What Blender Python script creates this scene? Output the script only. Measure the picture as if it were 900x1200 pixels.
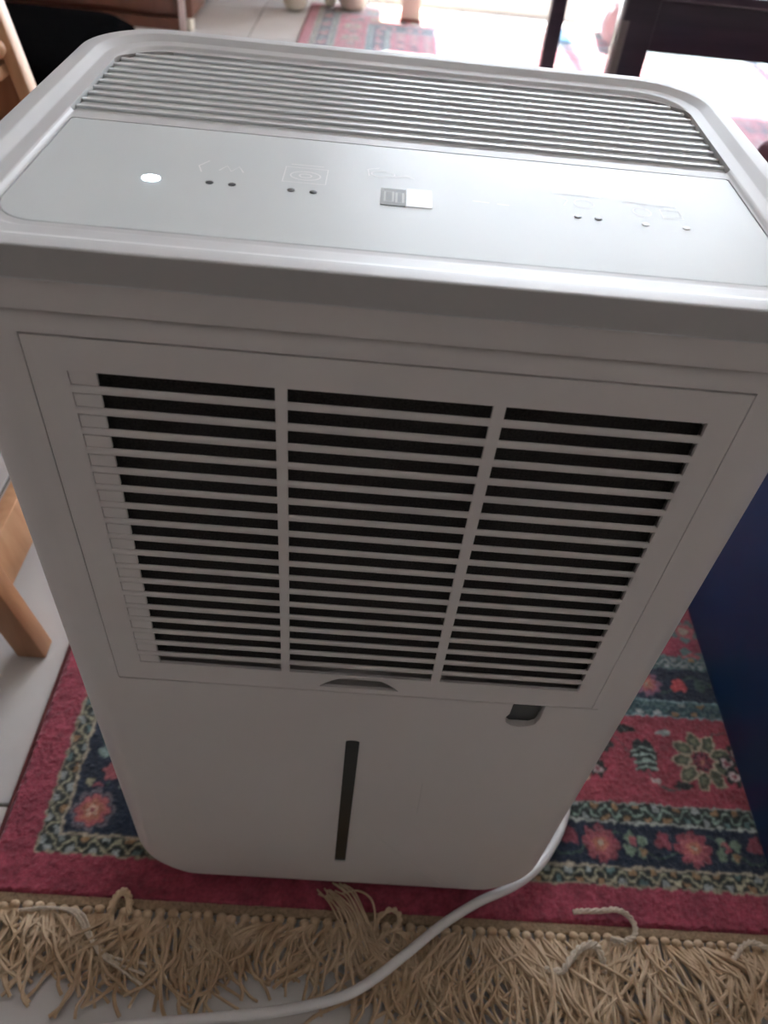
import bpy, bmesh, math, random
import numpy as np
from mathutils import Vector, Matrix
random.seed(7)
rng = np.random.default_rng(11)
scene = bpy.context.scene
for o in list(bpy.data.objects): bpy.data.objects.remove(o)
C = scene.collection
PI = math.pi

# ------------------------------------------------------------------ camera
cam = bpy.data.cameras.new('camera')
cam.sensor_fit = 'VERTICAL'; cam.sensor_height = 36; cam.sensor_width = 27
cam.lens = 905.84 / 1200 * 36
cam.clip_start = .01
cam.dof.use_dof = True; cam.dof.focus_distance = .47; cam.dof.aperture_fstop = 9.0
camo = bpy.data.objects.new('camera', cam); C.objects.link(camo)
camo.location = (-.01263, -.28875, .87322)
camo.rotation_euler = (.77775455, -.08171457, .02763432)
scene.camera = camo

# ------------------------------------------------------------------ world, sun, exposure
W = bpy.data.worlds.new('sky'); scene.world = W; W.use_nodes = True
nt = W.node_tree; bg = nt.nodes['Background']
tc = nt.nodes.new('ShaderNodeTexCoord'); sp = nt.nodes.new('ShaderNodeSeparateXYZ')
rp = nt.nodes.new('ShaderNodeValToRGB')
nt.links.new(tc.outputs['Generated'], sp.inputs[0]); nt.links.new(sp.outputs['Z'], rp.inputs[0])
rp.color_ramp.elements[0].position = 0; rp.color_ramp.elements[0].color = (.88, .92, .96, 1)
rp.color_ramp.elements[1].position = .9; rp.color_ramp.elements[1].color = (.55, .72, 1, 1)
nt.links.new(rp.outputs[0], bg.inputs[0]); bg.inputs[1].default_value = 15.0
sun = bpy.data.lights.new('sun', 'SUN'); sun.energy = 45; sun.angle = math.radians(1.5); sun.color = (1, .95, .87)
suno = bpy.data.objects.new('sun', sun); C.objects.link(suno)
suno.rotation_euler = Vector((.02, -.62, -1)).to_track_quat('-Z', 'Y').to_euler()
scene.view_settings.view_transform = 'Standard'; scene.view_settings.look = 'None'
scene.view_settings.gamma = 1; scene.view_settings.use_curve_mapping = False
scene.view_settings.exposure = 0.46
WX0, WX1, WZ0, WZ1, WY = -.10, 2.30, .12, 2.20, 3.84
pl = bpy.data.lights.new('window_portal', 'AREA'); pl.shape = 'RECTANGLE'; pl.size = WX1 - WX0; pl.size_y = WZ1 - WZ0
pl.cycles.is_portal = True
plo = bpy.data.objects.new('window_portal', pl); C.objects.link(plo)
plo.location = ((WX0 + WX1) / 2, WY + .02, (WZ0 + WZ1) / 2); plo.rotation_euler = (-PI / 2, 0, 0)

# ------------------------------------------------------------------ helpers
def mat(name, col, rough=.5, metal=0, noise=0, nscale=20, bump=0, bscale=200, spec=.5, coat=0, col2=None, stretch=None):
    m = bpy.data.materials.new(name); m.use_nodes = True
    n = m.node_tree.nodes; l = m.node_tree.links; b = n['Principled BSDF']
    b.inputs['Base Color'].default_value = (*col, 1); b.inputs['Roughness'].default_value = rough
    b.inputs['Metallic'].default_value = metal; b.inputs['Specular IOR Level'].default_value = spec
    b.inputs['Coat Weight'].default_value = coat
    t = n.new('ShaderNodeTexCoord'); mp = n.new('ShaderNodeMapping'); l.new(t.outputs['Object'], mp.inputs[0])
    if stretch: mp.inputs['Scale'].default_value = stretch
    if noise or col2:
        x = n.new('ShaderNodeTexNoise'); x.inputs['Scale'].default_value = nscale; x.inputs['Detail'].default_value = 5
        l.new(mp.outputs[0], x.inputs['Vector'])
        r = n.new('ShaderNodeValToRGB'); l.new(x.outputs['Fac'], r.inputs[0])
        c2 = col2 or tuple(min(1, c * (1 + noise)) for c in col); c1 = col if col2 else tuple(c * (1 - noise) for c in col)
        r.color_ramp.elements[0].position = .3; r.color_ramp.elements[0].color = (*c1, 1)
        r.color_ramp.elements[1].position = .7; r.color_ramp.elements[1].color = (*c2, 1)
        l.new(r.outputs[0], b.inputs['Base Color'])
    if bump:
        x = n.new('ShaderNodeTexNoise'); x.inputs['Scale'].default_value = bscale; x.inputs['Detail'].default_value = 3
        l.new(mp.outputs[0], x.inputs['Vector'])
        bu = n.new('ShaderNodeBump'); bu.inputs['Strength'].default_value = bump; bu.inputs['Distance'].default_value = .002
        l.new(x.outputs['Fac'], bu.inputs['Height']); l.new(bu.outputs[0], b.inputs['Normal'])
    return m

M = {}
M['plastic'] = mat('matte_white_plastic', (.66, .615, .59), .42, noise=.02, nscale=8, bump=.03, bscale=900)
M['rim'] = mat('silver_painted_rim', (.60, .61, .61), .50, .10, noise=.02, nscale=10, spec=.32)
M['plate'] = mat('brushed_silver_plate', (.66, .71, .71), .46, .04, noise=.02, nscale=6, bump=.03, bscale=1500, spec=.40)
M['ventgrey'] = mat('vent_grey_plastic', (.62, .64, .64), .6, noise=.08, nscale=60)
M['ventslat'] = mat('vent_slat_plastic', (.74, .75, .75), .35)
M['filter'] = mat('filter_mesh', (.035, .030, .026), .9, noise=.5, nscale=700, bump=.8, bscale=1200)
M['darkplasticshade'] = mat('dark_plastic_and_shade', (.012, .013, .013), .35)
M['window'] = mat('smoked_tank_window', (.012, .015, .013), .25)
M['dot'] = mat('dark_indicator', (.03, .035, .035), .4)
M['palemark'] = mat('pale_printed_mark', (.88, .90, .90), .4)
M['display'] = mat('display_glass', (.085, .08, .055), .35, noise=.3, nscale=150, spec=.2)
M['displaywhite'] = mat('display_film', (.92, .92, .90), .3)
M['digit'] = mat('display_digit', (.30, .29, .22), .4)
M['cord'] = mat('white_pvc_cord', (.72, .70, .68), .4, noise=.04, nscale=30)
M['film'] = mat('clear_film_edge', (.74, .71, .68), .25)
M['yarn'] = mat('cream_cotton_yarn', (.46, .31, .18), .9, col2=(.66, .50, .34), nscale=45, bump=.6, bscale=1500)
M['yarnpale'] = mat('pale_cotton_yarn', (.62, .52, .40), .9, noise=.15, nscale=200, bump=.8, bscale=1400)
M['binding'] = mat('rug_binding', (.36, .25, .15), .9, noise=.3, nscale=300, bump=1, bscale=900)
M['tile'] = mat('greige_floor_tile', (.50, .475, .45), .42, col2=(.58, .56, .53), nscale=7, bump=.05, bscale=60)
M['grout'] = mat('dark_grout', (.13, .12, .10), .9, noise=.2, nscale=80)
M['wall'] = mat('beige_wall_paint', (.42, .38, .355), .8, noise=.03, nscale=4)
M['ceil'] = mat('ceiling_paint', (.80, .79, .77), .85, noise=.02, nscale=4)
M['trim'] = mat('white_trim', (.78, .77, .73), .4)
M['beech'] = mat('beech_wood', (.55, .30, .155), .45, col2=(.66, .39, .22), nscale=9, bump=.15, bscale=60, stretch=(8, 8, 1))
M['beechleg'] = mat('orange_beech_wood', (.36, .165, .075), .45, col2=(.46, .23, .11), nscale=9, bump=.15, bscale=60, stretch=(8, 8, 1))
M['beechside'] = mat('orange_stained_wood', (.30, .12, .05), .5, col2=(.40, .17, .075), nscale=8, stretch=(8, 8, 1))
M['bluepanel'] = mat('deep_blue_laminate', (.004, .034, .115), .45, noise=.1, nscale=5)
M['darkwood'] = mat('dark_mahogany', (.042, .032, .048), .35, col2=(.062, .044, .062), nscale=6, stretch=(1, 1, 10), coat=.2)
M['brownwood'] = mat('brown_cabinet_wood', (.12, .042, .022), .35, col2=(.17, .06, .032), nscale=5, stretch=(6, 6, 1), coat=.2)
M['palestrip'] = mat('pale_edge_strip', (.72, .58, .54), .4)
M['blackfabric'] = mat('black_fabric', (.003, .003, .003), 1.0, noise=.4, nscale=60, bump=.6, bscale=150, spec=0)
M['greyfabric'] = mat('grey_fabric', (.50, .46, .46), .9, noise=.08, nscale=30, bump=.4, bscale=300)
M['paleribs'] = mat('pale_ribbed_fabric', (.70, .70, .67), .85, noise=.05, nscale=20)
M['creampaint'] = mat('cream_painted_wood', (.74, .69, .57), .4, noise=.04, nscale=10)
M['redpaint'] = mat('red_brown_foot', (.30, .12, .09), .5)
M['glasstop'] = mat('pale_glass_top', (.55, .72, .72), .06, spec=.8)
M['mauve'] = mat('mauve_upholstery', (.13, .055, .075), .85, noise=.2, nscale=30, bump=.4, bscale=400)
M['paleblue'] = mat('pale_blue_cloth', (.20, .36, .46), .9, noise=.1, nscale=30)
M['bounce_ground'] = mat('pale_bounce_ground', (.62, .60, .56), .8, noise=.05, nscale=5)
g = bpy.data.materials.new('clear_window_glass'); g.use_nodes = True
n = g.node_tree.nodes; n.clear(); out = n.new('ShaderNodeOutputMaterial'); mx = n.new('ShaderNodeMixShader')
tr = n.new('ShaderNodeBsdfTransparent'); gl = n.new('ShaderNodeBsdfGlossy'); gl.inputs['Roughness'].default_value = .02
mx.inputs[0].default_value = .07; g.node_tree.links.new(tr.outputs[0], mx.inputs[1]); g.node_tree.links.new(gl.outputs[0], mx.inputs[2]); g.node_tree.links.new(mx.outputs[0], out.inputs[0])
M['glass'] = g
e = mat('lit_indicator', (.8, .95, 1), .4)
e.node_tree.nodes['Principled BSDF'].inputs['Emission Color'].default_value = (.75, .92, 1, 1)
e.node_tree.nodes['Principled BSDF'].inputs['Emission Strength'].default_value = 10
M['led'] = e

def link(name, me, m, parent=None, smooth=True, ang=35):
    if m is not None and not me.materials: me.materials.append(m)
    if smooth:
        me.polygons.foreach_set('use_smooth', [True] * len(me.polygons)); me.set_sharp_from_angle(angle=math.radians(ang))
    o = bpy.data.objects.new(name, me); C.objects.link(o)
    if parent is not None: o.parent = parent
    return o
def bm_obj(name, bm, m, parent=None, smooth=True, ang=35):
    bmesh.ops.recalc_face_normals(bm, faces=bm.faces)
    me = bpy.data.meshes.new(name); bm.to_mesh(me); bm.free()
    return link(name, me, m, parent, smooth, ang)
def tag(o, label=None, cat=None, group=None, kind=None):
    if label: o['label'] = label
    if cat: o['category'] = cat
    if group: o['group'] = group
    if kind: o['kind'] = kind
    return o
def thing(name, loc, label, cat, group=None, rz=0):
    o = bpy.data.objects.new(name, None); C.objects.link(o); o.location = loc; o.rotation_euler = (0, 0, rz)
    o.empty_display_size = .05
    return tag(o, label, cat, group)
def box(bm, x0, x1, y0, y1, z0, z1, bev=0, seg=2):
    r = bmesh.ops.create_cube(bm, size=1)
    for v in r['verts']:
        v.co = Vector(((x0 + x1) / 2 + v.co.x * (x1 - x0), (y0 + y1) / 2 + v.co.y * (y1 - y0), (z0 + z1) / 2 + v.co.z * (z1 - z0)))
    if bev:
        ed = set()
        for v in r['verts']: ed.update(v.link_edges)
        bmesh.ops.bevel(bm, geom=list(ed), offset=bev, segments=seg, profile=.5, affect='EDGES')
def bx(name, b, m, parent=None, bev=0, seg=2):
    bm = bmesh.new(); box(bm, *b, bev=bev, seg=seg); return bm_obj(name, bm, m, parent)
def hexa(name, lo, hi, m, parent=None, bev=.002):
    """prism between two quads lo, hi (4 points each)"""
    bm = bmesh.new(); a = [bm.verts.new(p) for p in lo]; b = [bm.verts.new(p) for p in hi]
    bm.faces.new(a[::-1]); bm.faces.new(b)
    for i in range(4): bm.faces.new((a[i], a[(i + 1) % 4], b[(i + 1) % 4], b[i]))
    if bev: bmesh.ops.bevel(bm, geom=bm.edges[:], offset=bev, segments=2, profile=.5, affect='EDGES')
    return bm_obj(name, bm, m, parent)
def tube(bm, pts, r, n=8, caps=True, taper=None):
    pts = [Vector(p) for p in pts]; rings = []
    up = Vector((0, 0, 1)); prev = None
    for i, p in enumerate(pts):
        t = (pts[min(i + 1, len(pts) - 1)] - pts[max(i - 1, 0)]).normalized()
        a = t.cross(up if abs(t.dot(up)) < .95 else Vector((0, 1, 0))).normalized()
        if prev is not None:
            a = (prev - t * prev.dot(t)).normalized()
        prev = a; b = t.cross(a); rr = r * (taper[i] if taper else 1)
        rings.append([bm.verts.new(p + (a * math.cos(2 * PI * k / n) + b * math.sin(2 * PI * k / n)) * rr) for k in range(n)])
    for i in range(len(rings) - 1):
        for k in range(n): bm.faces.new((rings[i][k], rings[i][(k + 1) % n], rings[i + 1][(k + 1) % n], rings[i + 1][k]))
    if caps: bm.faces.new(rings[0][::-1]); bm.faces.new(rings[-1])
def spline(P, n):
    P = [Vector(p) for p in P]; P = [P[0] * 2 - P[1]] + P + [P[-1] * 2 - P[-2]]; out = []
    for i in range(1, len(P) - 2):
        for k in range(n):
            t = k / n; a, b, c, d = P[i - 1:i + 3]
            out.append(.5 * ((2 * b) + (c - a) * t + (2 * a - 5 * b + 4 * c - d) * t * t + (3 * b - a - 3 * c + d) * t ** 3))
    out.append(P[-2]); return out
def lathe(bm, prof, cx=0, cy=0, n=24):
    rings = [[bm.verts.new((cx + r * math.cos(2 * PI * k / n), cy + r * math.sin(2 * PI * k / n), z)) for k in range(n)] for r, z in prof]
    for i in range(len(rings) - 1):
        for k in range(n): bm.faces.new((rings[i][k], rings[i][(k + 1) % n], rings[i + 1][(k + 1) % n], rings[i + 1][k]))
    bm.faces.new(rings[0][::-1]); bm.faces.new(rings[-1])
def rring(x0, x1, y0, y1, rf, rb, n=12):
    """rounded rectangle outline, front radius rf, back radius rb, counter-clockwise from front-left"""
    P = []
    for cx, cy, r, a0 in ((x0 + rf, y0 + rf, rf, PI), (x1 - rf, y0 + rf, rf, 1.5 * PI), (x1 - rb, y1 - rb, rb, 0), (x0 + rb, y1 - rb, rb, .5 * PI)):
        for k in range(n + 1):
            a = a0 + k / n * PI / 2; P.append((cx + r * math.cos(a), cy + r * math.sin(a)))
    return P
def loft(bm, rings, cap0=True, cap1=True):
    R = [[bm.verts.new(p) for p in ring] for ring in rings]; n = len(R[0])
    for i in range(len(R) - 1):
        for k in range(n): bm.faces.new((R[i][k], R[i][(k + 1) % n], R[i + 1][(k + 1) % n], R[i + 1][k]))
    if cap0: bm.faces.new(R[0][::-1])
    if cap1: bm.faces.new(R[-1])
    return R
def prism_y(bm, outline, y0, y1):
    """outline in (x, z)"""
    loft(bm, [[(x, y0, z) for x, z in outline], [(x, y1, z) for x, z in outline]])
def boolean(o, cutters, op='DIFFERENCE'):
    for c in cutters:
        md = o.modifiers.new('b', 'BOOLEAN'); md.operation = op; md.solver = 'EXACT'; md.object = c
    bpy.context.view_layer.update()
    dg = bpy.context.evaluated_depsgraph_get()
    me = bpy.data.meshes.new_from_object(o.evaluated_get(dg)); o.modifiers.clear(); o.data = me
    for c in cutters: bpy.data.objects.remove(c)
    return o
def finish(o, ang=30):
    me = o.data; me.polygons.foreach_set('use_smooth', [True] * len(me.polygons)); me.set_sharp_from_angle(angle=math.radians(ang))
def cutter(bm):
    return bm_obj('cutter', bm, None, None, False)
def cbox(*b):
    bm = bmesh.new(); box(bm, *b); return cutter(bm)

# ------------------------------------------------------------------ room
RX0, RX1, RY0, RZ1 = -2.6, 3.0, -1.9, 2.55
fl = bx('floor', (RX0, RX1, RY0, WY + .2, -.06, -.003), M['grout']); tag(fl, kind='structure')
P = .43; gy0 = .0725; gx0 = -.557
tile_me = None
ix0 = math.floor((RX0 - gx0) / P); ix1 = math.ceil((RX1 - gx0) / P); iy0 = math.floor((RY0 - gy0) / P); iy1 = math.ceil((WY - gy0) / P)
for i in range(ix0, ix1):
    for j in range(iy0, iy1):
        x0, x1 = max(RX0, gx0 + i * P + .002), min(RX1, gx0 + (i + 1) * P - .002)
        y0, y1 = max(RY0, gy0 + j * P + .002), min(WY, gy0 + (j + 1) * P - .002)
        if x1 - x0 < .02 or y1 - y0 < .02: continue
        full = (x1 - x0 > P - .005) and (y1 - y0 > P - .005)
        if full and tile_me is None:
            bm = bmesh.new(); box(bm, -P / 2 + .002, P / 2 - .002, -P / 2 + .002, P / 2 - .002, -.008, 0, .001, 1)
            t = bm_obj('tile', bm, M['tile'], fl); tile_me = t.data
        elif full: t = bpy.data.objects.new('tile', tile_me); C.objects.link(t); t.parent = fl
        else:
            cx, cy = (x0 + x1) / 2, (y0 + y1) / 2
            t = bx('tile', (x0 - cx, x1 - cx, y0 - cy, y1 - cy, -.008, 0), M['tile'], fl)
        t.location = ((x0 + x1) / 2, (y0 + y1) / 2, 0)
tag(bx('ceiling', (RX0, RX1, RY0, WY, RZ1, RZ1 + .1), M['ceil']), kind='structure')
tag(bx('wall_left', (RX0 - .12, RX0, RY0, WY + .2, 0, RZ1), M['wall']), kind='structure')
tag(bx('wall_right', (RX1, RX1 + .12, RY0, WY + .2, 0, RZ1), M['wall']), kind='structure')
tag(bx('wall_front', (RX0, RX1, RY0 - .12, RY0, 0, RZ1), mat('wall_dark_to_cut_fill', (.20, .18, .165), .8)), kind='structure')  # unseen wall behind the camera, coloured dark to cut fill light
bm = bmesh.new()
box(bm, RX0, WX0, WY, WY + .2, 0, RZ1); box(bm, WX1, RX1, WY, WY + .2, 0, RZ1)
box(bm, WX0, WX1, WY, WY + .2, WZ1, RZ1); box(bm, WX0, WX1, WY, WY + .2, 0, WZ0)
tag(bm_obj('wall_back', bm, M['wall'], None, False), kind='structure')
tag(bx('baseboard_back', (RX0, RX1, WY - .015, WY, 0, .09), M['trim'], None, .003), kind='structure')
win = bpy.data.objects.new('window_1', None); C.objects.link(win); tag(win, kind='structure')
bm = bmesh.new()
for i in range(4):
    x = WX0 + (WX1 - WX0) * i / 3; box(bm, x - .025, x + .025, WY + .05, WY + .10, WZ0, WZ1)
box(bm, WX0, WX1, WY + .05, WY + .10, WZ0, WZ0 + .05); box(bm, WX0, WX1, WY + .05, WY + .10, WZ1 - .05, WZ1)
bm_obj('window_frame', bm, M['trim'], win, False)
for i in range(3):
    x = WX0 + (WX1 - WX0) * i / 3; w = (WX1 - WX0) / 3
    bx('pane', (x + .025, x + w - .025, WY + .073, WY + .077, WZ0 + .05, WZ1 - .05), M['glass'], win)
tag(bx('bounce_ground', (-4, 6, WY + .2, 9, -.15, -.05), M['bounce_ground']), kind='structure')  # unseen ground outside, added to bounce daylight through the window

# ------------------------------------------------------------------ dehumidifier
D = thing('dehumidifier', (0, .15, .009), 'white dehumidifier with silver top panel and slatted front grille standing on rug', 'dehumidifier')
DO = Vector((0, .15, .009))
def dpart(o):
    o.parent = D; o.matrix_parent_inverse = Matrix.Translation(-DO); return o
HW, Y1, RF, RB = .2030, .300, .026, .050
ZB = .029
def body_ring(z, o):
    # the lower corners of the case are rounded when seen from the front
    rr = .055; h = z - ZB; s = 0
    if h < rr: s = rr - math.sqrt(max(0, rr * rr - (rr - h) ** 2))
    hw = HW - s
    return [(x, y, z) for x, y in rring(-hw + o, hw - o, 0 + o, Y1 - o, max(.004, RF - o), RB - o)]
prof = [(ZB, .005), (ZB + .0015, .0022), (ZB + .004, .0008)]
prof += [(ZB + .007 + .048 * (k / 10) ** 1.5, 0) for k in range(11)]
prof += [(.15, 0), (.30, 0), (.45, 0), (.60, 0), (.6775, 0), (.6800, .0003), (.6820, .0010), (.6838, .0024), (.6846, .0040), (.6852, .0040), (.6862, .0036), (.6867, .0012), (.6875, .0008), (.7000, .0008), (.7030, .0008)]
bm = bmesh.new(); loft(bm, [body_ring(z, o) for z, o in prof])
shell = bm_obj('body_shell', bm, M['plastic'])
tank = bpy.data.objects.new('water_tank', shell.data.copy()); C.objects.link(tank)
boolean(shell, [cbox(-.1651, .1701, -.1, .14, -.1, .4005), cbox(-.1655, .1655, -.1, .014, .4008, .6758)])
finish(shell); dpart(shell)
boolean(tank, [cbox(-.16505, .17005, -.1, .1392, -.1, .3997)], 'INTERSECT')
# slit for the level window
def pill(cx, z0, z1, w, n=8):
    out = []
    for k in range(n + 1): a = PI * k / n; out.append((cx + w * math.cos(a), z1 - w * .45 + w * .45 * math.sin(a)))
    for k in range(n + 1): a = PI + PI * k / n; out.append((cx + w * math.cos(a), z0 + w * .3 + w * .3 * math.sin(a)))
    return out
bm = bmesh.new(); prism_y(bm, pill(0, .0885, .333, .0054), -.01, .004); c1 = cutter(bm)
nx0, nx1 = .1075, .1325
notch = [(nx0 + .002, .41), (nx0 + .002, .3865), (nx0, .3815), (nx0 + .0015, .3745), (nx0 + .006, .3705), (.5 * (nx0 + nx1), .3692), (nx1 - .007, .3705), (nx1 - .002, .3745), (nx1, .382), (nx1, .41)]
bm = bmesh.new(); prism_y(bm, notch[::-1], -.01, .016); c2 = cutter(bm)
boolean(tank, [c1, c2]); finish(tank); dpart(tank)
bm = bmesh.new(); prism_y(bm, pill(0, .0889, .3326, .0052), .0016, .0035)
tag(dpart(bm_obj('level_window', bm, M['window'])), 'dark vertical water level window')
dpart(bx('notch_shade', (nx0 + .001, nx1 - .001, .0045, .0155, .3715, .3992), M['darkplasticshade']))  # near-black block paints the shade inside the notch
# a strip of protective film on the lower front
bm = bmesh.new()
def film(P, w=.0008):
    pts = spline([(x, -.0001, z) for x, z in P], 6)
    tube(bm, pts, w / 2, 4)
film([(.0155, .185), (.045, .135), (.080, .080), (.105, .048)])
film([(.0605, .270), (.0615, .240), (.0625, .210)], .0006)
dpart(bm_obj('film_edge', bm, M['film']))
# filter cover: a frame with three tall openings, closed by single slats
def frame_plate(xs, zs, holes, y0, y1):
    bm = bmesh.new(); V = {}
    def v(i, j, y):
        k = (i, j, y)
        if k not in V: V[k] = bm.verts.new((xs[i], y, zs[j]))
        return V[k]
    nx, nz = len(xs) - 1, len(zs) - 1
    solid = lambda i, j: 0 <= i < nx and 0 <= j < nz and (i, j) not in holes
    for i in range(nx):
        for j in range(nz):
            if not solid(i, j): continue
            bm.faces.new((v(i, j, y0), v(i + 1, j, y0), v(i + 1, j + 1, y0), v(i, j + 1, y0)))
            bm.faces.new((v(i, j + 1, y1), v(i + 1, j + 1, y1), v(i + 1, j, y1), v(i, j, y1)))
            for a, b, di, dj in (((i, j), (i + 1, j), 0, -1), ((i + 1, j), (i + 1, j + 1), 1, 0), ((i + 1, j + 1), (i, j + 1), 0, 1), ((i, j + 1), (i, j), -1, 0)):
                if not solid(i + di, j + dj): bm.faces.new((v(*a, y0), v(*a, y1), v(*b, y1), v(*b, y0)))
    return bm
ZT, PIT, NS, SH = .6571, .01261, 19, .0080     # top of first slot, pitch, rows, slot height
ZL = ZT - (NS - 1) * PIT - SH
cols = [(-.1475, -.0532), (-.0476, .0482), (.0542, .1496)]
bm = frame_plate([-.1648, cols[0][0], cols[0][1], cols[1][0], cols[1][1], cols[2][0], cols[2][1], .1648], [.4020, ZL, ZT, .6750], {(1, 1), (3, 1), (5, 1)}, -.0004, .0018)
bmesh.ops.bevel(bm, geom=[e for e in bm.edges if len(e.link_faces) == 2 and e.calc_face_angle(0) > 1], offset=.0005, segments=2, profile=.5, affect='EDGES')
cover = bm_obj('filter_cover', bm, M['plastic'])
arc = [(.034 * math.sin(a), .3867 + .034 * math.cos(a)) for a in [math.radians(-54 + 108 * k / 20) for k in range(21)]]
bm = bmesh.new(); prism_y(bm, [(x, z) for x, z in arc if z > .4068] + [(.0276, .4066), (-.0276, .4066)], -.01, .012)
boolean(cover, [cutter(bm)]); finish(cover); dpart(cover)
bm = bmesh.new(); rec = [(x, z) for x, z in [(.0335 * math.sin(a), .3867 + .0340 * math.cos(a)) for a in [math.radians(-60 + 120 * k / 20) for k in range(21)]] if z > .4045]
loft(bm, [[(x, .0075 - (z - .4045) * .42, z) for x, z in rec], [(x, .0080, z) for x, z in rec]])
dpart(bm_obj('finger_recess', bm, M['plastic']))
dpart(bx('seam_lip', (-.115, .1648, -.0002, .003, .4002, .4012), M['plastic'], None, .0003, 1))
slat_me = {}
for ci, (x0, x1) in enumerate(cols):
    for r in range(NS - 1):
        zc = ZT - r * PIT - SH - (PIT - SH) / 2
        if ci not in slat_me:
            bm = bmesh.new(); h = (PIT - SH) / 2
            sec = [(-.0004, -h + .0006), (.0002, -h), (.0012, -h + .0004), (.0016, h - .0010), (.0008, h - .0001), (.0002, h), (-.0004, h - .0006)]
            loft(bm, [[(x0 - .0003, y, z) for y, z in sec], [(x1 + .0003, y, z) for y, z in sec]])
            o = bm_obj('slat', bm, M['plastic'], ang=50); slat_me[ci] = o.data
        else: o = bpy.data.objects.new('slat', slat_me[ci]); C.objects.link(o)
        o.location = (0, 0, zc); dpart(o)
bm = bmesh.new(); box(bm, -.1473, -.1345, .00005, .0017, -SH + .0002, -.0002, .0002, 1); blank = bm_obj('blank_slot', bm, M['plastic']); bme = blank.data
for r in range(NS):
    o = blank if r == 0 else bpy.data.objects.new('blank_slot', bme)
    if r: C.objects.link(o)
    o.location = (0, 0, ZT - r * PIT); dpart(o)
tag(dpart(bx('filter_mesh', (-.150, .152, .0085, .0105, ZL - .004, ZT + .004), M['filter'])), 'dark brown air filter behind the slats')
# silver top
HR, YF, YB, ZR = .2065, -.003, .3065, .7185
def top_ring(o, z):
    return [(x, y, z) for x, y in rring(-HR + o, HR - o, YF + o, YB - o, max(.006, .036 - o * .6), max(.02, .050 - o * .7), 16)]
prof = [(.004, .7025), (.0006, .7030), (0, .7040), (0, .7100), (0, .7170), (.0003, .7180), (.0010, .7185), (.0014, .7185), (.0090, .7185), (.0096, .7184), (.0102, .7181), (.0148, .7159), (.0154, .7156), (.0160, .7155), (.0225, .7154), (.0232, .7153), (.0240, .7149), (.0252, .7138), (.0258, .7135), (.0270, .7134), (.0282, .7134), (.0300, .7134)]
ZD = .7134
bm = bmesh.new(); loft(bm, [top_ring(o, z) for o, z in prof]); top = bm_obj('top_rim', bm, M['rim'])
VX, VY0, VY1 = .1832, .1572, .2760
vr = rring(-VX, VX, VY0, VY1, .002, .030, 10)
bm = bmesh.new(); loft(bm, [[(x, y, ZD - .0065) for x, y in vr], [(x, y, ZD + .01) for x, y in vr]]); c1 = cutter(bm)
PX, PY0, PY1 = .1800, .0280, .1490
pr = rring(-PX, PX, PY0, PY1, .020, .002, 8)
bm = bmesh.new(); loft(bm, [[(x, y, ZD - .0012) for x, y in pr], [(x, y, ZD + .01) for x, y in pr]]); c2 = cutter(bm)
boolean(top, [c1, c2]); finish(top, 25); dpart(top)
top.data.materials.append(mat('darker_silver_band', (.44, .425, .415), .38, .55, noise=.02, nscale=10))
for p in top.data.polygons:      # upright faces round the edge get a darker colour than the top
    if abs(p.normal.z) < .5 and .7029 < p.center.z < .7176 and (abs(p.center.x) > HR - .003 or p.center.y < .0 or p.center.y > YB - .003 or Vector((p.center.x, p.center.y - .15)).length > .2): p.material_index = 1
vr2 = rring(-VX + .0005, VX - .0005, VY0 + .0005, VY1 - .0005, .002, .030, 10)
bm = bmesh.new(); loft(bm, [[(x, y, ZD - .0062) for x, y in vr2], [(x, y, ZD - .0015) for x, y in vr2]])
tag(dpart(bm_obj('vent_floor', bm, M['ventgrey'])), 'grey louvre floor under the vent slats')
pr2 = rring(-PX + .0007, PX - .0007, PY0 + .0007, PY1 - .0007, .0195, .0015, 8)
bm = bmesh.new(); loft(bm, [[(x, y, ZD - .0010) for x, y in pr2], [(x, y, ZD - .0001) for x, y in pr2]])
bmesh.ops.bevel(bm, geom=[e for e in bm.edges if all(v.co.z > ZD - .0002 for v in e.verts)], offset=.0003, segments=1, affect='EDGES')
plate = dpart(bm_obj('control_panel', bm, M['plate'])); tag(plate, 'brushed silver control panel')
vp = (VY1 - VY0) / 10.95
for i in range(10):
    y = VY0 + vp * (i + .98)
    xm = VX - .0003
    if y > VY1 - .030: xm = VX - .030 + math.sqrt(max(0, .030 ** 2 - (y + .001 - (VY1 - .030)) ** 2)) - .0003
    bm = bmesh.new(); sec = [(-.0016, .0002), (-.0012, .0007), (.0012, .0007), (.0016, .0002), (.0010, -.0014), (-.0010, -.0014)]
    loft(bm, [[(-xm, y + a, ZD - .0006 + b) for a, b in sec], [(xm, y + a, ZD - .0008 + b) for a, b in sec]])
    dpart(bm_obj('vent_slat', bm, M['ventslat'], ang=50))
def disc(name, x, y, r, m, h=.0003, sx=1):
    bm = bmesh.new(); loft(bm, [[(x + sx * r * math.cos(a) * s, y + r * math.sin(a) * s, ZD - .0004 + z) for a in [2 * PI * k / 20 for k in range(20)]] for s, z in ((1, 0), (1, .0003 + h * .6), (.8, .0003 + h))])
    return dpart(bm_obj(name, bm, m))
tag(disc('power_light', -.1216, .0815, .0034, M['led'], .0006, 1.25), 'glowing white power light')
for x in (-.0940, -.0832, -.0548, -.0441, .0855, .0957): disc('indicator_light', x, .0826, .0019, M['dot'])
for x in (.1188, .1392): tag(disc('indicator_light', x, .0808, .0019, M['palemark']), 'pale unlit indicator')
def P3(x, y): return (x, y, ZD + .0000)
ZP = ZD - .0001
dpart(bx('display', (-.0116, .0009, .0757, .0947, ZP - .0003, ZP + .0003), M['display'], None, .0001, 1))
dpart(bx('display_blank', (.0010, .0136, .0760, .0962, ZP - .0003, ZP + .0003), M['displaywhite'], None, .0001, 1))
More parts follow.
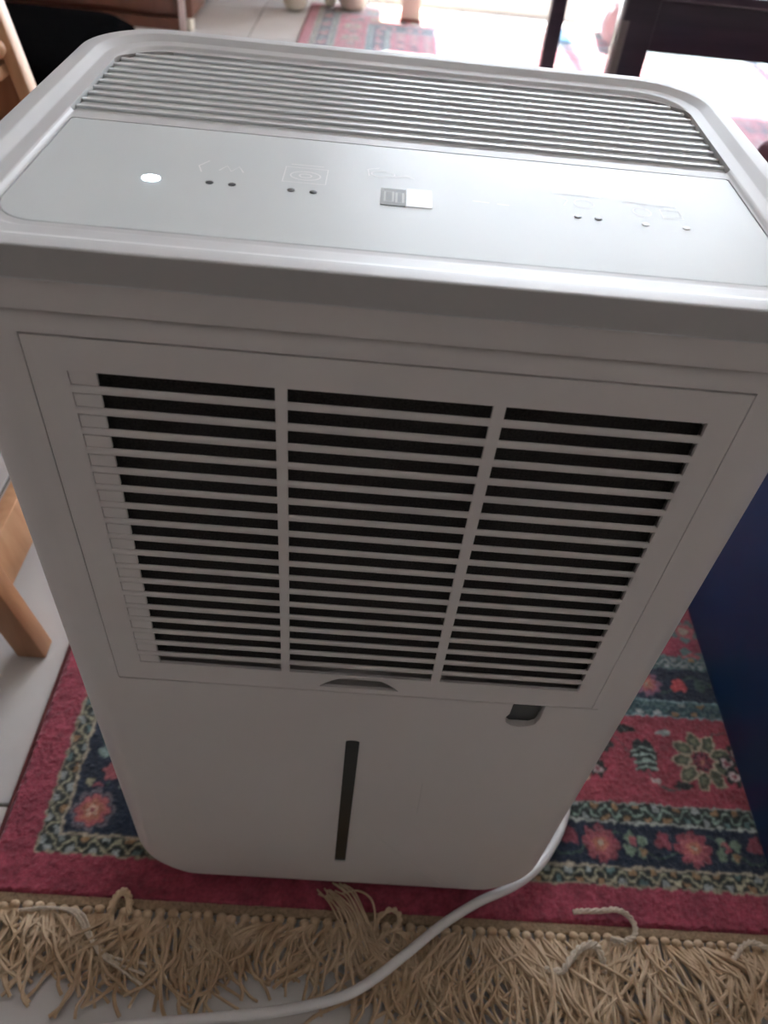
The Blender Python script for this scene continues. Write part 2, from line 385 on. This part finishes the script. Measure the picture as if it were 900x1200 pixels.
def lines(name, polys, w, m):
    bm = bmesh.new()
    for P in polys:
        L = []
        for i, p in enumerate(P):
            a, b = P[max(i - 1, 0)], P[min(i + 1, len(P) - 1)]
            if P[0] == P[-1] and i in (0, len(P) - 1): a, b = P[-2], P[1]
            t = Vector((b[0] - a[0], b[1] - a[1], 0)).normalized(); q = Vector((-t.y, t.x, 0)) * w * .7
            L.append((bm.verts.new(Vector((*p, ZP + .00012)) + q), bm.verts.new(Vector((*p, ZP + .00012)) - q)))
        for i in range(len(L) - 1): bm.faces.new((L[i][0], L[i][1], L[i + 1][1], L[i + 1][0]))
    return dpart(bm_obj(name, bm, m))
def oval(cx, cy, a, b, n=20): return [(cx + a * math.cos(2 * PI * k / n), cy + b * math.sin(2 * PI * k / n)) for k in range(n + 1)]
def rect(x0, x1, y0, y1): return [(x0, y0), (x1, y0), (x1, y1), (x0, y1), (x0, y0)]
dd = lines('display_digit', [rect(-.0095, -.0055, .0795, .0905)[:4] + [(-.0095, .0795)], rect(-.0038, -.0006, .079, .090)], .0007, M['digit'])
dd.location.z += .00032
pm = M['palemark']
lines('printed_icon', [rect(-.0602, -.0390, .092, .110), oval(-.0496, .1005, .0075, .0050), oval(-.0496, .1005, .003, .0022), [(-.0580, .1135), (-.0415, .1135)]], .0005, pm)
lines('printed_icon', [[(-.1000, .094), (-.1025, .101), (-.0985, .108)], [(-.0920, .0975), (-.0890, .104), (-.0860, .0975), (-.0830, .104), (-.0800, .0975)]], .0005, pm)
lines('printed_icon', [[(-.0180, .108), (-.0190, .116), (-.0130, .119)], oval(-.0110, .1115, .0060, .0035), [(-.0050, .1090), (.0010, .1120), (.0050, .1090)]], .0005, pm)
lines('printed_icon', [[(.0760, .1085), (.1010, .1075)], [(.0800, .094), (.0830, .101), (.0790, .105)], oval(.0910, .0985, .0050, .0050)], .0005, pm)
lines('printed_icon', [[(.1120, .1055), (.1400, .1045)], oval(.1200, .0950, .0045, .0050), rect(.1300, .1400, .0905, .1000)], .0005, pm)
lines('printed_icon', [[(.0340, .0895), (.0420, .0888)], [(.0460, .0885), (.0520, .0880)]], .0005, pm)
# feet under the case
for x in (-.135, .135):
    for y in (.05, .25):
        bm = bmesh.new(); lathe(bm, [(.012, .0092), (.014, .0105), (.014, .024), (.018, .030)], x, y)
        dpart(bm_obj('foot', bm, M['darkplasticshade']))
# mains cord leaving behind the right side and crossing the fringe
bm = bmesh.new()
cp = [(.185, .312, .10), (.225, .335, .07), (.262, .28, .028), (.268, .19, .018), (.262, .12, .0165), (.2500, .080, .016), (.2290, .047, .017), (.2100, .027, .0185), (.1855, .010, .0205), (.1475, -.0085, .0235), (.1100, -.032, .026), (.0755, -.0595, .030), (.0420, -.0855, .033), (.0110, -.1025, .034), (-.0430, -.1160, .033), (-.0980, -.1230, .030), (-.20, -.135, .022), (-.32, -.16, .010)]
tube(bm, spline(cp, 8), .0047, 12)
tag(dpart(bm_obj('power_cord', bm, M['cord'])), 'off-white mains cord trailing over the fringe')

# ------------------------------------------------------------------ rug
X0, X1, Y0, YE, RT = -.365, 2.05, -.020, 3.66, .009
rug = thing('rug', (.8, 1.8, 0), 'crimson and navy floral oriental rug with cream fringe under the dehumidifier', 'rug')
RO = Vector((.8, 1.8, 0))
def rpart(o): o.parent = rug; o.matrix_parent_inverse = Matrix.Translation(-RO); return o
xs = np.concatenate([np.arange(X0, .56, .0016), np.arange(.56, X1, .012), [X1]])
ys = np.concatenate([np.arange(Y0, .46, .0016), np.arange(.46, 2.7, .03), np.arange(2.7, YE, .009), [YE]])
GX, GY = np.meshgrid(xs, ys)
def vnoise(x, y, s, seed):
    r = np.random.default_rng(seed).random((256, 256)); u = x / s; v = y / s
    i = np.floor(u).astype(int); j = np.floor(v).astype(int); a = u - i; b = v - j; a = a * a * (3 - 2 * a); b = b * b * (3 - 2 * b)
    q = lambda p, t: r[p & 255, t & 255]
    return (q(i, j) * (1 - a) + q(i + 1, j) * a) * (1 - b) + (q(i, j + 1) * (1 - a) + q(i + 1, j + 1) * a) * b
wx = GX + (vnoise(GX, GY, .005, 1) - .5) * .0048; wy = GY + (vnoise(GX, GY, .005, 2) - .5) * .0048
dl, dr, df, db = wx - X0, X1 - wx, wy - Y0, YE - wy
dx = np.minimum(dl, dr); dy = np.minimum(df, db)
side = dx < dy
d = np.where(side, dx, dy); s = np.where(side, df, dl)
RED = (.26, .038, .060); CRIM = (.27, .042, .058); NAVY = (.012, .020, .038); DK = (.018, .024, .020); CREAM = (.34, .29, .21)
TEAL = (.09, .15, .14); OLIVE = (.08, .09, .045); GOLD = (.27, .16, .075); PINK = (.32, .09, .095); SALM = (.35, .13, .085); ROSE = (.22, .05, .065); GREY = (.13, .115, .13); GREEN = (.045, .08, .06); PALE = (.26, .29, .27)
col = np.empty(GX.shape + (3,)); col[:] = RED
def paint(mask, c): col[mask] = c
def band(a, b): return (d >= a) & (d < b)
def motif(cs, cd, c, ru, rv, shape='ell', per=None, petals=8, rot=0, sidem=None):
    u = s - cs
    if per: u = (u + per / 2) % per - per / 2
    v = d - cd; r = np.hypot(u / ru, v / rv); a = np.arctan2(v, u) + rot
    if shape == 'ell': m = r < 1
    elif shape == 'pet': m = r < (.62 + .38 * np.abs(np.cos(petals / 2 * a)) ** .7)
    elif shape == 'ring': m = (r < 1) & (r > .78)
    elif shape == 'petring': q = (.62 + .38 * np.abs(np.cos(petals / 2 * a)) ** .7); m = (r < q) & (r > q - .17)
    if sidem is not None: m = m & (side if sidem else ~side)
    paint(m, c)
# guard stripes
def guard(a, b, base, l1, l2, ph):
    paint(band(a, b), base); w = b - a; mid = (a + b) / 2
    z = mid + w * .24 * np.sin(2 * PI * (s + ph) / .024); paint(band(a, b) & (np.abs(d - z) < .0017), l2)
    k = ((s + ph) % .024) / .024; h = vnoise(np.floor((s + ph) / .012), np.zeros_like(s) + a * 99, 1.0, 5)
    for kk, off in ((.25, -.26), (.75, .26)):
        mm = (np.abs(k - kk) * .024 < .0042) & (np.abs(d - mid - off * w) < .0030) & band(a, b)
        paint(mm & (h < .35), GOLD); paint(mm & (h >= .35) & (h < .65), TEAL); paint(mm & (h >= .65), PALE)
    paint(band(a, a + .0022), l1); paint(band(b - .0026, b), l1)
paint(band(0, .041), RED)
guard(.041, .063, DK, (.26, .24, .16), (.33, .31, .20), 0)
paint(band(.0603, .0635), CREAM)
paint(band(.0635, .112), NAVY)
guard(.112, .137, DK, (.22, .26, .22), (.20, .28, .22), .006); paint(band(.112, .1146), (.36, .38, .33))
paint(band(.137, .255), CRIM)
guard(.255, .280, (.03, .07, .08), (.20, .30, .30), TEAL, .010)
paint(band(.280, .330), NAVY)
guard(.330, .350, (.05, .09, .09), TEAL, PALE, .004)
field = d >= .350; paint(field, (.25, .04, .06))
# field: small scattered leaves and flowers
cxn = np.floor(GX / .055); cyn = np.floor(GY / .05); hu = vnoise(cxn, cyn, 1.0, 21); fu = (wx / .055 - cxn - .5); fv = (wy / .05 - cyn - .5); rr = np.hypot(fu, fv); aa = np.arctan2(fv, fu)
paint(field & (rr < .42 * (.6 + .4 * np.abs(np.cos(2.5 * aa + hu * 6)))) & (hu < .6), TEAL)
paint(field & (rr < .26) & (hu < .6), PINK); paint(field & (rr < .12), CREAM)
paint(field & (rr < .38 * (.5 + .5 * np.abs(np.cos(1.5 * aa + hu * 6)))) & (hu >= .6), NAVY)
# vine scroll on navy and red bands
for (a, b, mid, amp, pr_, c) in ((.0635, .112, .088, .014, .108, GREEN), (.137, .255, .196, .040, .16, (.07, .09, .07)), (.280, .330, .305, .013, .1, GREEN)):
    z = mid + amp * np.sin(2 * PI * s / pr_); paint(band(a, b) & (np.abs(d - z) < .0013), c)
def rosette(cs, cd, r, per, outer, mid, core, sidem=None, n=8):
    motif(cs, cd, outer, r, r, 'pet', per, n, 0, sidem); motif(cs, cd, mid, r * .72, r * .72, 'pet', per, n, .4, sidem)
    motif(cs, cd, core, r * .42, r * .42, 'pet', per, 6, 0, sidem); motif(cs, cd, CREAM, r * .14, r * .14, 'ell', per, 6, 0, sidem)
clear = (d > .0635) & (d < .112) & (s < .16)
rosette(.660, .0875, .0225, .108, ROSE, PINK, SALM, False)
for q, cc in ((.700, GREEN),):
    for k in range(4): motif(q + .010 * math.cos(k * PI / 2 + .6), .0875 + .010 * math.sin(k * PI / 2 + .6), (.16, .22, .15), .0066, .0066, 'pet', .108, 5, 0, False)
    motif(q, .0875, NAVY, .005, .005, 'ell', .108, 8, 0, False); motif(q, .0875, PINK, .0028, .0028, 'ell', .108, 8, 0, False)
motif(.733, .094, ROSE, .010, .011, 'pet', .108, 3, .5, False); motif(.590, .093, PINK, .0042, .0042, 'ell', .108, 8, 0, False); motif(.600, .080, GOLD, .006, .005, 'pet', .108, 3, 0, False)
rosette(.230, .0875, .0225, .13, ROSE, PINK, SALM, True)
motif(.160, .085, (.22, .30, .26), .0085, .0085, 'pet', .13, 4, 0, True); motif(.135, .098, PINK, .010, .010, 'pet', .13, 5, 0, True); motif(.121, .078, (.35, .33, .2), .006, .004, 'ell', .13, 5, 0, True)
# corner block of the navy band
cb = (dl > .0635) & (dl < .150) & (df > .0635) & (df < .117)
paint(cb, NAVY)
u = wx - (X0 + .0895); v = wy - (Y0 + .0895); r = np.hypot(u, v); a = np.arctan2(v, u); w6 = (.7 + .3 * np.abs(np.cos(4 * a)))
for rad, c in ((.0250, GREY), (.0205, (.05, .04, .06)), (.0185, (.36, .10, .10)), (.0125, SALM), (.0075, (.42, .28, .20)), (.003, ROSE)): paint(cb & (r < rad * w6 ** .6), c)
# red band: large nine-petal blossoms, leafy sprigs and small white flowers
per = .17
B = band(.139, .253)
for k in range(9):
    a = 2 * PI * k / 9 + .35; cu, cv = .0265 * math.cos(a), .0265 * math.sin(a)
    uu = (s - .806 - cu + per / 2) % per - per / 2; vv = d - .196 - cv
    e1 = (uu * math.cos(a) + vv * math.sin(a)) / .0135; e2 = (-uu * math.sin(a) + vv * math.cos(a)) / .0088; q = np.hypot(e1, e2)
    paint(B & (q < 1), (.33, .28, .19)); paint(B & (q < .78), (.075, .085, .05)); paint(B & (q < .34), (.16, .17, .10))
motif(.806, .196, (.06, .02, .03), .013, .013, 'pet', per, 9); motif(.806, .196, ROSE, .009, .009, 'pet', per, 6); motif(.806, .196, SALM, .004, .004, 'ell', per)
motif(.734, .199, DK, .018, .024, 'pet', per, 6)
for dd_ in (-.013, -.005, .003, .011):
    uu = (s - .734 + per / 2) % per - per / 2
    paint(B & (np.abs(d - .199 - dd_ + .35 * np.abs(uu)) < .0013) & (np.abs(uu) < .014), (.25, .33, .27))
for cu, cv in ((.684, .212), (.668, .196), (.672, .178)):
    motif(cu, cv, DK, .0125, .0115, 'pet', per, 5); motif(cu, cv, (.45, .36, .33), .0075, .0065, 'pet', per, 3); motif(cu, cv, ROSE, .0032, .0032, 'ell', per)
motif(.742, .166, (.40, .34, .30), .007, .004, 'pet', per, 3); motif(.775, .163, DK, .012, .0045, 'ell', per); motif(.765, .232, (.25, .30, .27), .010, .004, 'ell', per); motif(.715, .235, DK, .013, .005, 'ell', per)
# inner navy band
rosette(.760, .305, .020, .11, (.22, .10, .14), PINK, SALM); motif(.803, .303, (.45, .07, .07), .012, .011, 'pet', .11, 3, .5); motif(.832, .305, GREEN, .008, .010, 'pet', .11, 4)
jit = (1 + (rng.random(GX.shape) - .5) * .75) * (.78 + .44 * vnoise(GX, GY, .012, 9)) * (.9 + .2 * vnoise(GX, GY, .05, 10))
col = np.clip(col * jit[..., None], 0, 1)
# a soft blur so single knots blend
cc = col.copy(); cc[1:-1, 1:-1] = (col[1:-1, 1:-1] * 4 + col[:-2, 1:-1] + col[2:, 1:-1] + col[1:-1, :-2] + col[1:-1, 2:]) / 8; col = cc
hz = RT - .0012 + .0016 * vnoise(GX, GY, .004, 3) * rng.random(GX.shape) + .0004 * rng.random(GX.shape)
edge = np.minimum(dx, dy); hz = np.where(edge < .003, hz - .002, hz)
hz[0, :] = .002; hz[-1, :] = .002; hz[:, 0] = .002; hz[:, -1] = .002
ny, nx = GX.shape
me = bpy.data.meshes.new('pile'); idx = np.arange(nx * ny).reshape(ny, nx)
q = np.stack([idx[:-1, :-1], idx[:-1, 1:], idx[1:, 1:], idx[1:, :-1]], -1).reshape(-1)
co = np.stack([GX, GY, hz], -1).reshape(-1).astype(np.float32)
me.vertices.add(nx * ny); me.vertices.foreach_set('co', co)
nf = len(q) // 4; me.loops.add(len(q)); me.loops.foreach_set('vertex_index', q.astype(np.int32))
me.polygons.add(nf); me.polygons.foreach_set('loop_start', np.arange(0, len(q), 4, dtype=np.int32))
me.update(calc_edges=True)
at = me.color_attributes.new('pattern', 'FLOAT_COLOR', 'POINT')
rgba = np.ones((nx * ny, 4), np.float32); rgba[:, :3] = col.reshape(-1, 3); at.data.foreach_set('color', rgba.ravel())
pm_ = mat('woven_rug_pile', (.3, .03, .05), .95, bump=.5, bscale=700, spec=.15)
an = pm_.node_tree.nodes.new('ShaderNodeVertexColor'); an.layer_name = 'pattern'
pm_.node_tree.links.new(an.outputs[0], pm_.node_tree.nodes['Principled BSDF'].inputs['Base Color'])
pm_.node_tree.nodes['Principled BSDF'].inputs['Sheen Weight'].default_value = .5
tag(rpart(link('pile', me, pm_, None, False)), 'crimson and navy floral wool pile')
rpart(bx('backing', (X0 + .002, X1 - .002, Y0 + .002, YE - .002, .0003, .0030), M['binding']))
rpart(bx('end_binding', (X0 - .001, X1, Y0 - .0085, Y0 + .002, .0004, .0062), M['binding'], None, .002))
rpart(bx('end_binding', (X0, X1, YE - .002, YE + .0085, .0004, .0062), M['binding'], None, .002))
rpart(bx('side_binding', (X0 - .004, X0 + .001, Y0, YE, .0004, .0060), mat('dark_red_overcast', (.14, .035, .035), .9), None, .002))
# tassels
def tassel(x, seed):
    R = random.Random(seed); bm = bmesh.new()
    yk = Y0 - .0115 + R.uniform(-.0015, .0015); zk = .0062
    m = Matrix.Translation((x, yk, zk)) @ Matrix.Diagonal((.0056, .0046, .0040, 1))
    bmesh.ops.create_icosphere(bm, subdivisions=2, radius=1, matrix=m)
    if x < -.25: L = .078; dirx = -.35
    elif x < -.11: L = .088; dirx = .10
    elif x < -.02: L = .066; dirx = -.55
    elif x < .03: L = .075; dirx = -.1
    elif x < .20: L = .112; dirx = .15
    elif x < .36: L = .118; dirx = .05
    else: L = .085; dirx = .45
    lean = dirx + R.uniform(-.45, .45) + .5 * math.sin(x * 37)
    ns = 11
    for k in range(ns):
        l = L * R.uniform(.62, 1.12); sp_ = (k / (ns - 1) - .5)
        px, py = x + sp_ * .006, yk - .003
        z0 = .0050 + R.uniform(-.001, .002); pts = [(px, py, z0)]
        ang = lean * .6 + sp_ * .9 + R.uniform(-.3, .3); curl = R.uniform(-1.7, 1.7); nseg = 9
        hump = R.uniform(.001, .010); zf = R.uniform(.0016, .0055)
        for j in range(1, nseg + 1):
            t = j / nseg; ang += curl / nseg + R.uniform(-.20, .20) + (R.choice((-1, 1)) * .9 * (t > .75) * R.random() * .6)
            ang = max(-1.15, min(1.15, ang))
            px += math.sin(ang) * l / nseg; py -= math.cos(ang) * l / nseg
            pts.append((px, py, max(.0016, z0 * (1 - t) + zf * t + hump * math.sin(PI * t) + R.uniform(-.0006, .0006))))
        tube(bm, spline(pts, 2), R.uniform(.0014, .0021), 5, True)
    return bm_obj('tassel', bm, M['yarn'])
x = X0 + .004; k = 0
while x < .60:
    rpart(tassel(x + random.uniform(-.0012, .0012), 100 + k)); x += .0122; k += 1
def yarn(P, r, m=None, n=6, name='loose_yarn', strands=1):
    bm = bmesh.new(); S = spline(P, 8)
    if strands == 1: tube(bm, S, r, n)
    else:
        for q in range(strands):
            ph = 2 * PI * q / strands
            tube(bm, [p + Vector((math.cos(ph + i * .55) * r * .55, math.sin(ph + i * .55) * r * .55, math.sin(ph + i * .55 + 1) * r * .3)) for i, p in enumerate(S)], r * .62, n)
    return rpart(bm_obj(name, bm, m or M['yarnpale']))
yarn([(.2520, -.0085, .0128), (.262, -.0078, .0140), (.280, -.0068, .0142), (.2960, -.0045, .0140), (.3080, -.0085, .0140), (.3150, -.0190, .0140), (.3120, -.0300, .0130), (.2990, -.0345, .0125), (.288, -.0330, .012)], .0026, strands=3)
yarn([(.4100, -.0480, .012), (.4180, -.0420, .013), (.4260, -.0335, .014), (.4380, -.0290, .014), (.4520, -.0330, .013), (.468, -.041, .012)], .0026, strands=3)
yarn([(.2120, -.0640, .011), (.2300, -.0655, .013), (.2400, -.0560, .015), (.2530, -.0440, .016), (.2680, -.0405, .016), (.2740, -.050, .014), (.276, -.064, .011)], .0034, strands=3)
for q in range(3):
    o = q * .0046
    yarn([(-.318 + o, -.036, .010), (-.288 + o, -.033, .012), (-.262 + o, -.038, .013), (-.240 + o, -.060 - o, .013), (-.215 + o, -.074 - o, .012), (-.180, -.078 - o * 2, .010)], .0015, M['yarnpale'])
for q in range(13):      # tuft folded back over the red edge
    t = (q - 6) / 6; R = random.Random(q + 3); u = lambda k: R.uniform(-k, k)
    yarn([(.036 + .012 * t + u(.003), -.062 + .006 * u(1), .010), (.028 + .014 * t + u(.003), -.046 + u(.004), .013 + u(.002)), (.018 + .015 * t, -.026 + u(.003), .016 + u(.002)), (.006 + .013 * t, -.010 + .006 * t + u(.003), .0145 + u(.0015)), (-.008 + .010 * t + u(.005), .001 + .008 * t + u(.006), .0118)], R.uniform(.0008, .0013), M['yarn'], 5, name='folded_tuft')
yarn([(.006, -.004, .014), (.022, -.001, .015), (.036, -.008, .015), (.041, -.022, .014), (.040, -.034, .012)], .0011, M['yarn'])
yarn([(.040, -.040, .012), (.045, -.026, .015), (.057, -.018, .017), (.066, -.022, .016), (.067, -.031, .013)], .0026, M['yarn'], strands=2)
yarn([(.044, -.046, .012), (.055, -.038, .015), (.068, -.038, .015), (.078, -.048, .013)], .0024, M['yarn'], strands=2)
yarn([(-.228, -.034, .011), (-.225, -.022, .016), (-.2175, -.0155, .018), (-.211, -.021, .016), (-.208, -.034, .011)], .0036, M['yarn'], strands=3)

# ------------------------------------------------------------------ pale wooden chair at the left edge
ch = thing('wooden_chair', (-.75, .55, 0), 'pale beech wooden chair with slanted legs on the tiles left of the dehumidifier', 'chair')
CO = Vector((-.75, .55, 0))
def cpart(o): o.parent = ch; o.matrix_parent_inverse = Matrix.Translation(-CO); return o
LZ = .185
def leg(y0, y1, xa, w, top, sgn, m='beech'):
    lo = [(xa, y0, .001), (xa, y1, .001), (xa - sgn * w, y1, .001), (xa - sgn * w, y0, .001)]
    hi = [(x - sgn * LZ * top, y, top) for x, y, z in lo]
    cpart(hexa('leg', lo, hi, M[m], None, .0025))
for sgn, xa in ((1, -.392), (-1, -1.13)):
    leg(.263, .291, xa, .036, .44, sgn, 'beechleg'); leg(.815, .843, xa, .019, .76, sgn)
xi = lambda z, sgn=1: (-.392 - LZ * z) if sgn == 1 else (-1.13 + LZ * z)
for sgn in (1, -1):
    for z0, z1 in ((.105, .165),):
        a = lambda z: (xi(z, sgn) - sgn * .008)
        lo = [(a(z0), .291, z0), (a(z0), .815, z0), (a(z0) - sgn * .020, .815, z0), (a(z0) - sgn * .020, .291, z0)]
        hi = [(a(z1), .291, z1), (a(z1), .815, z1), (a(z1) - sgn * .020, .815, z1), (a(z1) - sgn * .020, .291, z1)]
        cpart(hexa('stretcher', lo, hi, M['beech'], None, .0015))
for y in (.268, .824):
    cpart(bx('rail', (xi(.40, -1) + .03, xi(.40) - .03, y, y + .016, .365, .42), M['beech'], None, .002))
cpart(bx('seat', (-1.03, -.490, .25, .812, .4405, .458), M['beechside'], None, .004))
def backboard(name, z0, z1, y0, y1, m):
    q = lambda z: [(xi(z, -1) + .0195, y0, z), (xi(z) - .0195, y0, z), (xi(z) - .0195, y1, z), (xi(z, -1) + .0195, y1, z)]
    return cpart(hexa(name, q(z0), q(z1), m, None, .002))
backboard('back_rail', .514, .528, .790, .838, M['beech'])
backboard('back_rail', .720, .752, .816, .842, M['beech'])
tag(backboard('back_panel', .5285, .7195, .826, .836, M['beechside']), 'orange-brown back panel')
tag(backboard('back_panel', .300, .5135, .826, .836, M['beechside']), 'orange-brown lower back panel')
bm = bmesh.new(); bmesh.ops.create_uvsphere(bm, u_segments=16, v_segments=10, radius=.013, matrix=Matrix.Translation((-.512, .806, .548)))
tag(cpart(bm_obj('knob', bm, M['beech'])), 'pale round wooden knob')

# ------------------------------------------------------------------ blue cabinet at the right edge
bc = thing('blue_cabinet', (.70, .30, .009), 'plain deep blue low cabinet standing on the rug at the right edge', 'cabinet')
BO = Vector((.70, .30, .009))
def bpart(o): o.parent = bc; o.matrix_parent_inverse = Matrix.Translation(-BO); return o
bpart(bx('side_panel', (.4835, .5015, .020, .600, .0095, .430), M['bluepanel'], None, .0012))
bpart(bx('side_panel', (.90, .918, .020, .600, .0095, .430), M['bluepanel'], None, .0012))
bpart(bx('back_panel', (.502, .8995, .588, .598, .0095, .430), M['bluepanel']))
bpart(bx('bottom_panel', (.502, .8995, .022, .587, .03, .046), M['bluepanel']))
bpart(bx('top_panel', (.4835, .918, .018, .602, .4305, .446), M['bluepanel'], None, .0015))
for x0, x1 in ((.503, .7), (.702, .8985)):
    dd_ = bpart(bx('door', (x0, x1, .020, .036, .047, .429), M['bluepanel'], None, .001))
    h = bx('handle', ((x0 + x1) / 2 - .04, (x0 + x1) / 2 + .04, .008, .014, .35, .358), M['rim'], None, .002)
    h.parent = dd_

# ------------------------------------------------------------------ dark table behind on the right
tb = thing('dark_table', (1.0, 2.0, 0), 'dark mahogany low table with square legs and glass top behind on the right', 'table')
TO = Vector((1.0, 2.0, 0))
def tpart(o): o.parent = tb; o.matrix_parent_inverse = Matrix.Translation(-TO); return o
tx0, tx1, ty0, ty1, tz = .452, 1.50, 1.52, 2.42, .545
for x, y, w in ((tx0, ty0, .066), (tx1 - .066, ty0, .066), (tx0, ty1 - .045, .045), (tx1 - .05, ty1 - .045, .045)):
    tpart(bx('leg', (x, x + w, y, y + w, .0095, tz), M['darkwood'], None, .004))
tag(tpart(bx('edge_strip', (tx0 - .004, tx0 + .012, ty0 - .003, ty0 + .0005, .0095, .500), mat('grey_brown_strip', (.22, .19, .18), .4), None, .001)), 'grey-brown strip along the edge of the front leg')
tpart(bx('apron', (tx0 + .066, tx1 - .066, ty0 + .004, ty0 + .028, .448, .540), M['darkwood'], None, .003))
tpart(bx('apron', (tx0 + .05, tx1 - .05, ty1 - .030, ty1 - .008, .448, .540), M['darkwood'], None, .003))
for x in (tx0 + .006, tx1 - .03): tpart(bx('apron', (x, x + .022, ty0 + .066, ty1 - .046, .518, .540), M['darkwood'], None, .003))
bm = frame_plate([tx0 - .01, tx0 + .06, tx1 - .06, tx1 + .01], [ty0 - .01, ty0 + .06, ty1 - .06, ty1 + .01], {(1, 1)}, .545, .560)
for v in bm.verts: v.co = Vector((v.co.x, v.co.z, v.co.y))
tpart(bm_obj('top_frame', bm, M['darkwood'], None, False))
tag(tpart(bx('glass_top', (tx0 + .02, tx1 - .02, ty0 + .02, ty1 - .02, .5602, .568), M['glasstop'], None, .002)), 'pale glass table top')

# ------------------------------------------------------------------ brown cabinet far left
cab = thing('brown_cabinet', (-1.5, 3.3, 0), 'tall dark brown wooden cabinet with a pale vertical edge strip far behind at left', 'cabinet')
KO = Vector((-1.5, 3.3, 0))
def kpart(o): o.parent = cab; o.matrix_parent_inverse = Matrix.Translation(-KO); return o
kpart(bx('carcass', (-2.3, -.765, 3.08, 3.55, .04, 1.2), M['brownwood'], None, .004))
for i in range(3):
    x0 = -2.29 + i * .49
    dd_ = kpart(bx('door', (x0, x0 + .484, 3.060, 3.079, .06, 1.18), M['brownwood'], None, .002))
    kk = bx('knob', (x0 + .44, x0 + .46, 3.035, 3.059, .6, .62), M['palestrip'], None, .004); kk.parent = dd_
tag(kpart(bx('edge_strip', (-.812, -.790, 3.058, 3.0795, .0, 1.19), M['palestrip'], None, .002)), 'pale pink vertical edge strip')
kpart(bx('foot', (-.787, -.768, 3.07, 3.12, .0, .0395), M['creampaint'], None, .003))
kpart(bx('foot', (-2.28, -2.2, 3.07, 3.12, .0, .0395), M['brownwood'], None, .003))
kpart(bx('plinth', (-2.195, -.815, 3.064, 3.5, .0, .0395), M['brownwood']))
# black pouf in front of the cabinet
bm = bmesh.new()
rings = []
for z, o in ((.001, .03), (.01, .010), (.04, 0), (.22, 0), (.27, .012), (.295, .04), (.302, .08)):
    rings.append([(x, y, z) for x, y in rring(-.42 + o, .42 - o, -.30 + o, .30 - o, .10, .10, 8)])
loft(bm, rings)
po = bm_obj('footstool', bm, M['blackfabric']); po.location = (-1.13, 1.95, 0); po.scale = (1, 1, .85)
tag(po, 'low black fabric footstool on the tiles in front of the brown cabinet', 'footstool')
# cream pedestal table by the window
ct = thing('cream_table', (-.18, 3.50, .009), 'small cream table with thick rounded legs standing on the far end of the rug', 'table')
EO = Vector((-.18, 3.50, .009))
def epart(o): o.parent = ct; o.matrix_parent_inverse = Matrix.Translation(-EO); return o
for x, y, r in ((-.4250, 3.52, .050), (-.185, 3.60, .058), (-.285, 3.625, .026)):
    bm = bmesh.new(); lathe(bm, [(r * .55, .0098), (r * .8, .014), (r, .03), (r * 1.05, .06), (r * .9, .12), (r * .7, .25), (r * .8, .52)], x, y, 20)
    epart(bm_obj('leg', bm, M['creampaint']))
pl_ = epart(bx('leg', (.022, .105, 3.49, 3.57, .018, .52), M['creampaint'], None, .006))
ft = bx('foot_block', (.020, .107, 3.488, 3.572, .0095, .0178), M['redpaint'], None, .002); ft.parent = pl_; tag(ft, 'red-brown block under the square leg')
epart(bx('tabletop', (-.52, .16, 3.38, 3.76, .5205, .545), M['creampaint'], None, .006))
# grey bolster near the window
bo = thing('bolster', (.94, 3.45, .009), 'round grey bolster with pale ribbed cover on the floor by the window', 'cushion')
GO = Vector((.94, 3.45, .009))
def gpart(o): o.parent = bo; o.matrix_parent_inverse = Matrix.Translation(-GO); return o
bm = bmesh.new()
cr = .093; cz = .009 + cr
ring = lambda rad, y: [(.935 + .10 * (y - 3.38) + rad * math.cos(a), y, cz + rad * math.sin(a)) for a in [2 * PI * k / 32 for k in range(32)]]
loft(bm, [ring(cr * .45, 3.358), ring(cr * .80, 3.366), ring(cr * .97, 3.385), ring(cr, 3.42), ring(cr, 3.70), ring(cr * .9, 3.73)])
gpart(bm_obj('bolster_body', bm, M['greyfabric']))
for i in range(3):      # pale ribs lying diagonally over the end and along the top
    o = i * .030; bm = bmesh.new()
    pts = [(-.055 + o, 3.56, .088 + cz * 0), (-.050 + o, 3.45, .089), (-.046 + o, 3.372, .084 - o * .12), (-.020 + o, 3.352, .050 - o * .4), (.010 + o * .8, 3.346, .012 - o * .5), (.036 + o * .5, 3.350, -.020 - o * .3)]
    tube(bm, spline([(.932 + a, b, cz + c) for a, b, c in pts], 4), .0085, 8)
    gpart(bm_obj('rib', bm, M['paleribs']))
# pale blue cloth on the far floor
bm = bmesh.new(); R = random.Random(5)
rings = []
for s_, z in ((1, .0095), (1, .013), (.93, .018), (.5, .021), (.15, .020)):
    rings.append([(.73 + .09 * s_ * math.cos(a) * (1 + .1 * math.sin(3 * a)), 3.50 + .10 * s_ * math.sin(a) * (1 + .12 * math.sin(2 * a + 1)), z) for a in [2 * PI * k / 28 for k in range(28)]])
loft(bm, rings); tag(bm_obj('folded_cloth', bm, M['paleblue']), 'pale blue folded cloth lying on the sunlit floor beside the grey bolster', 'cloth')
# mauve stool corner beyond the right side of the machine
ms = thing('mauve_stool', (.875, 1.02, .009), 'dark mauve upholstered square stool beyond the right corner of the dehumidifier', 'stool', None, PI / 4)
def mpart(o): o.parent = ms; return o
h = .205
mpart(bx('cushion', (-h, h, -h, h, .36, .452), M['mauve'], None, .018, 4))
mpart(bx('seat_frame', (-h + .012, h - .012, -h + .012, h - .012, .30, .3595), M['darkwood'], None, .003))
for sx in (-1, 1):
    for sy in (-1, 1): mpart(bx('leg', (sx * .17 - .016, sx * .17 + .016, sy * .17 - .016, sy * .17 + .016, .001, .2995), M['darkwood'], None, .003))
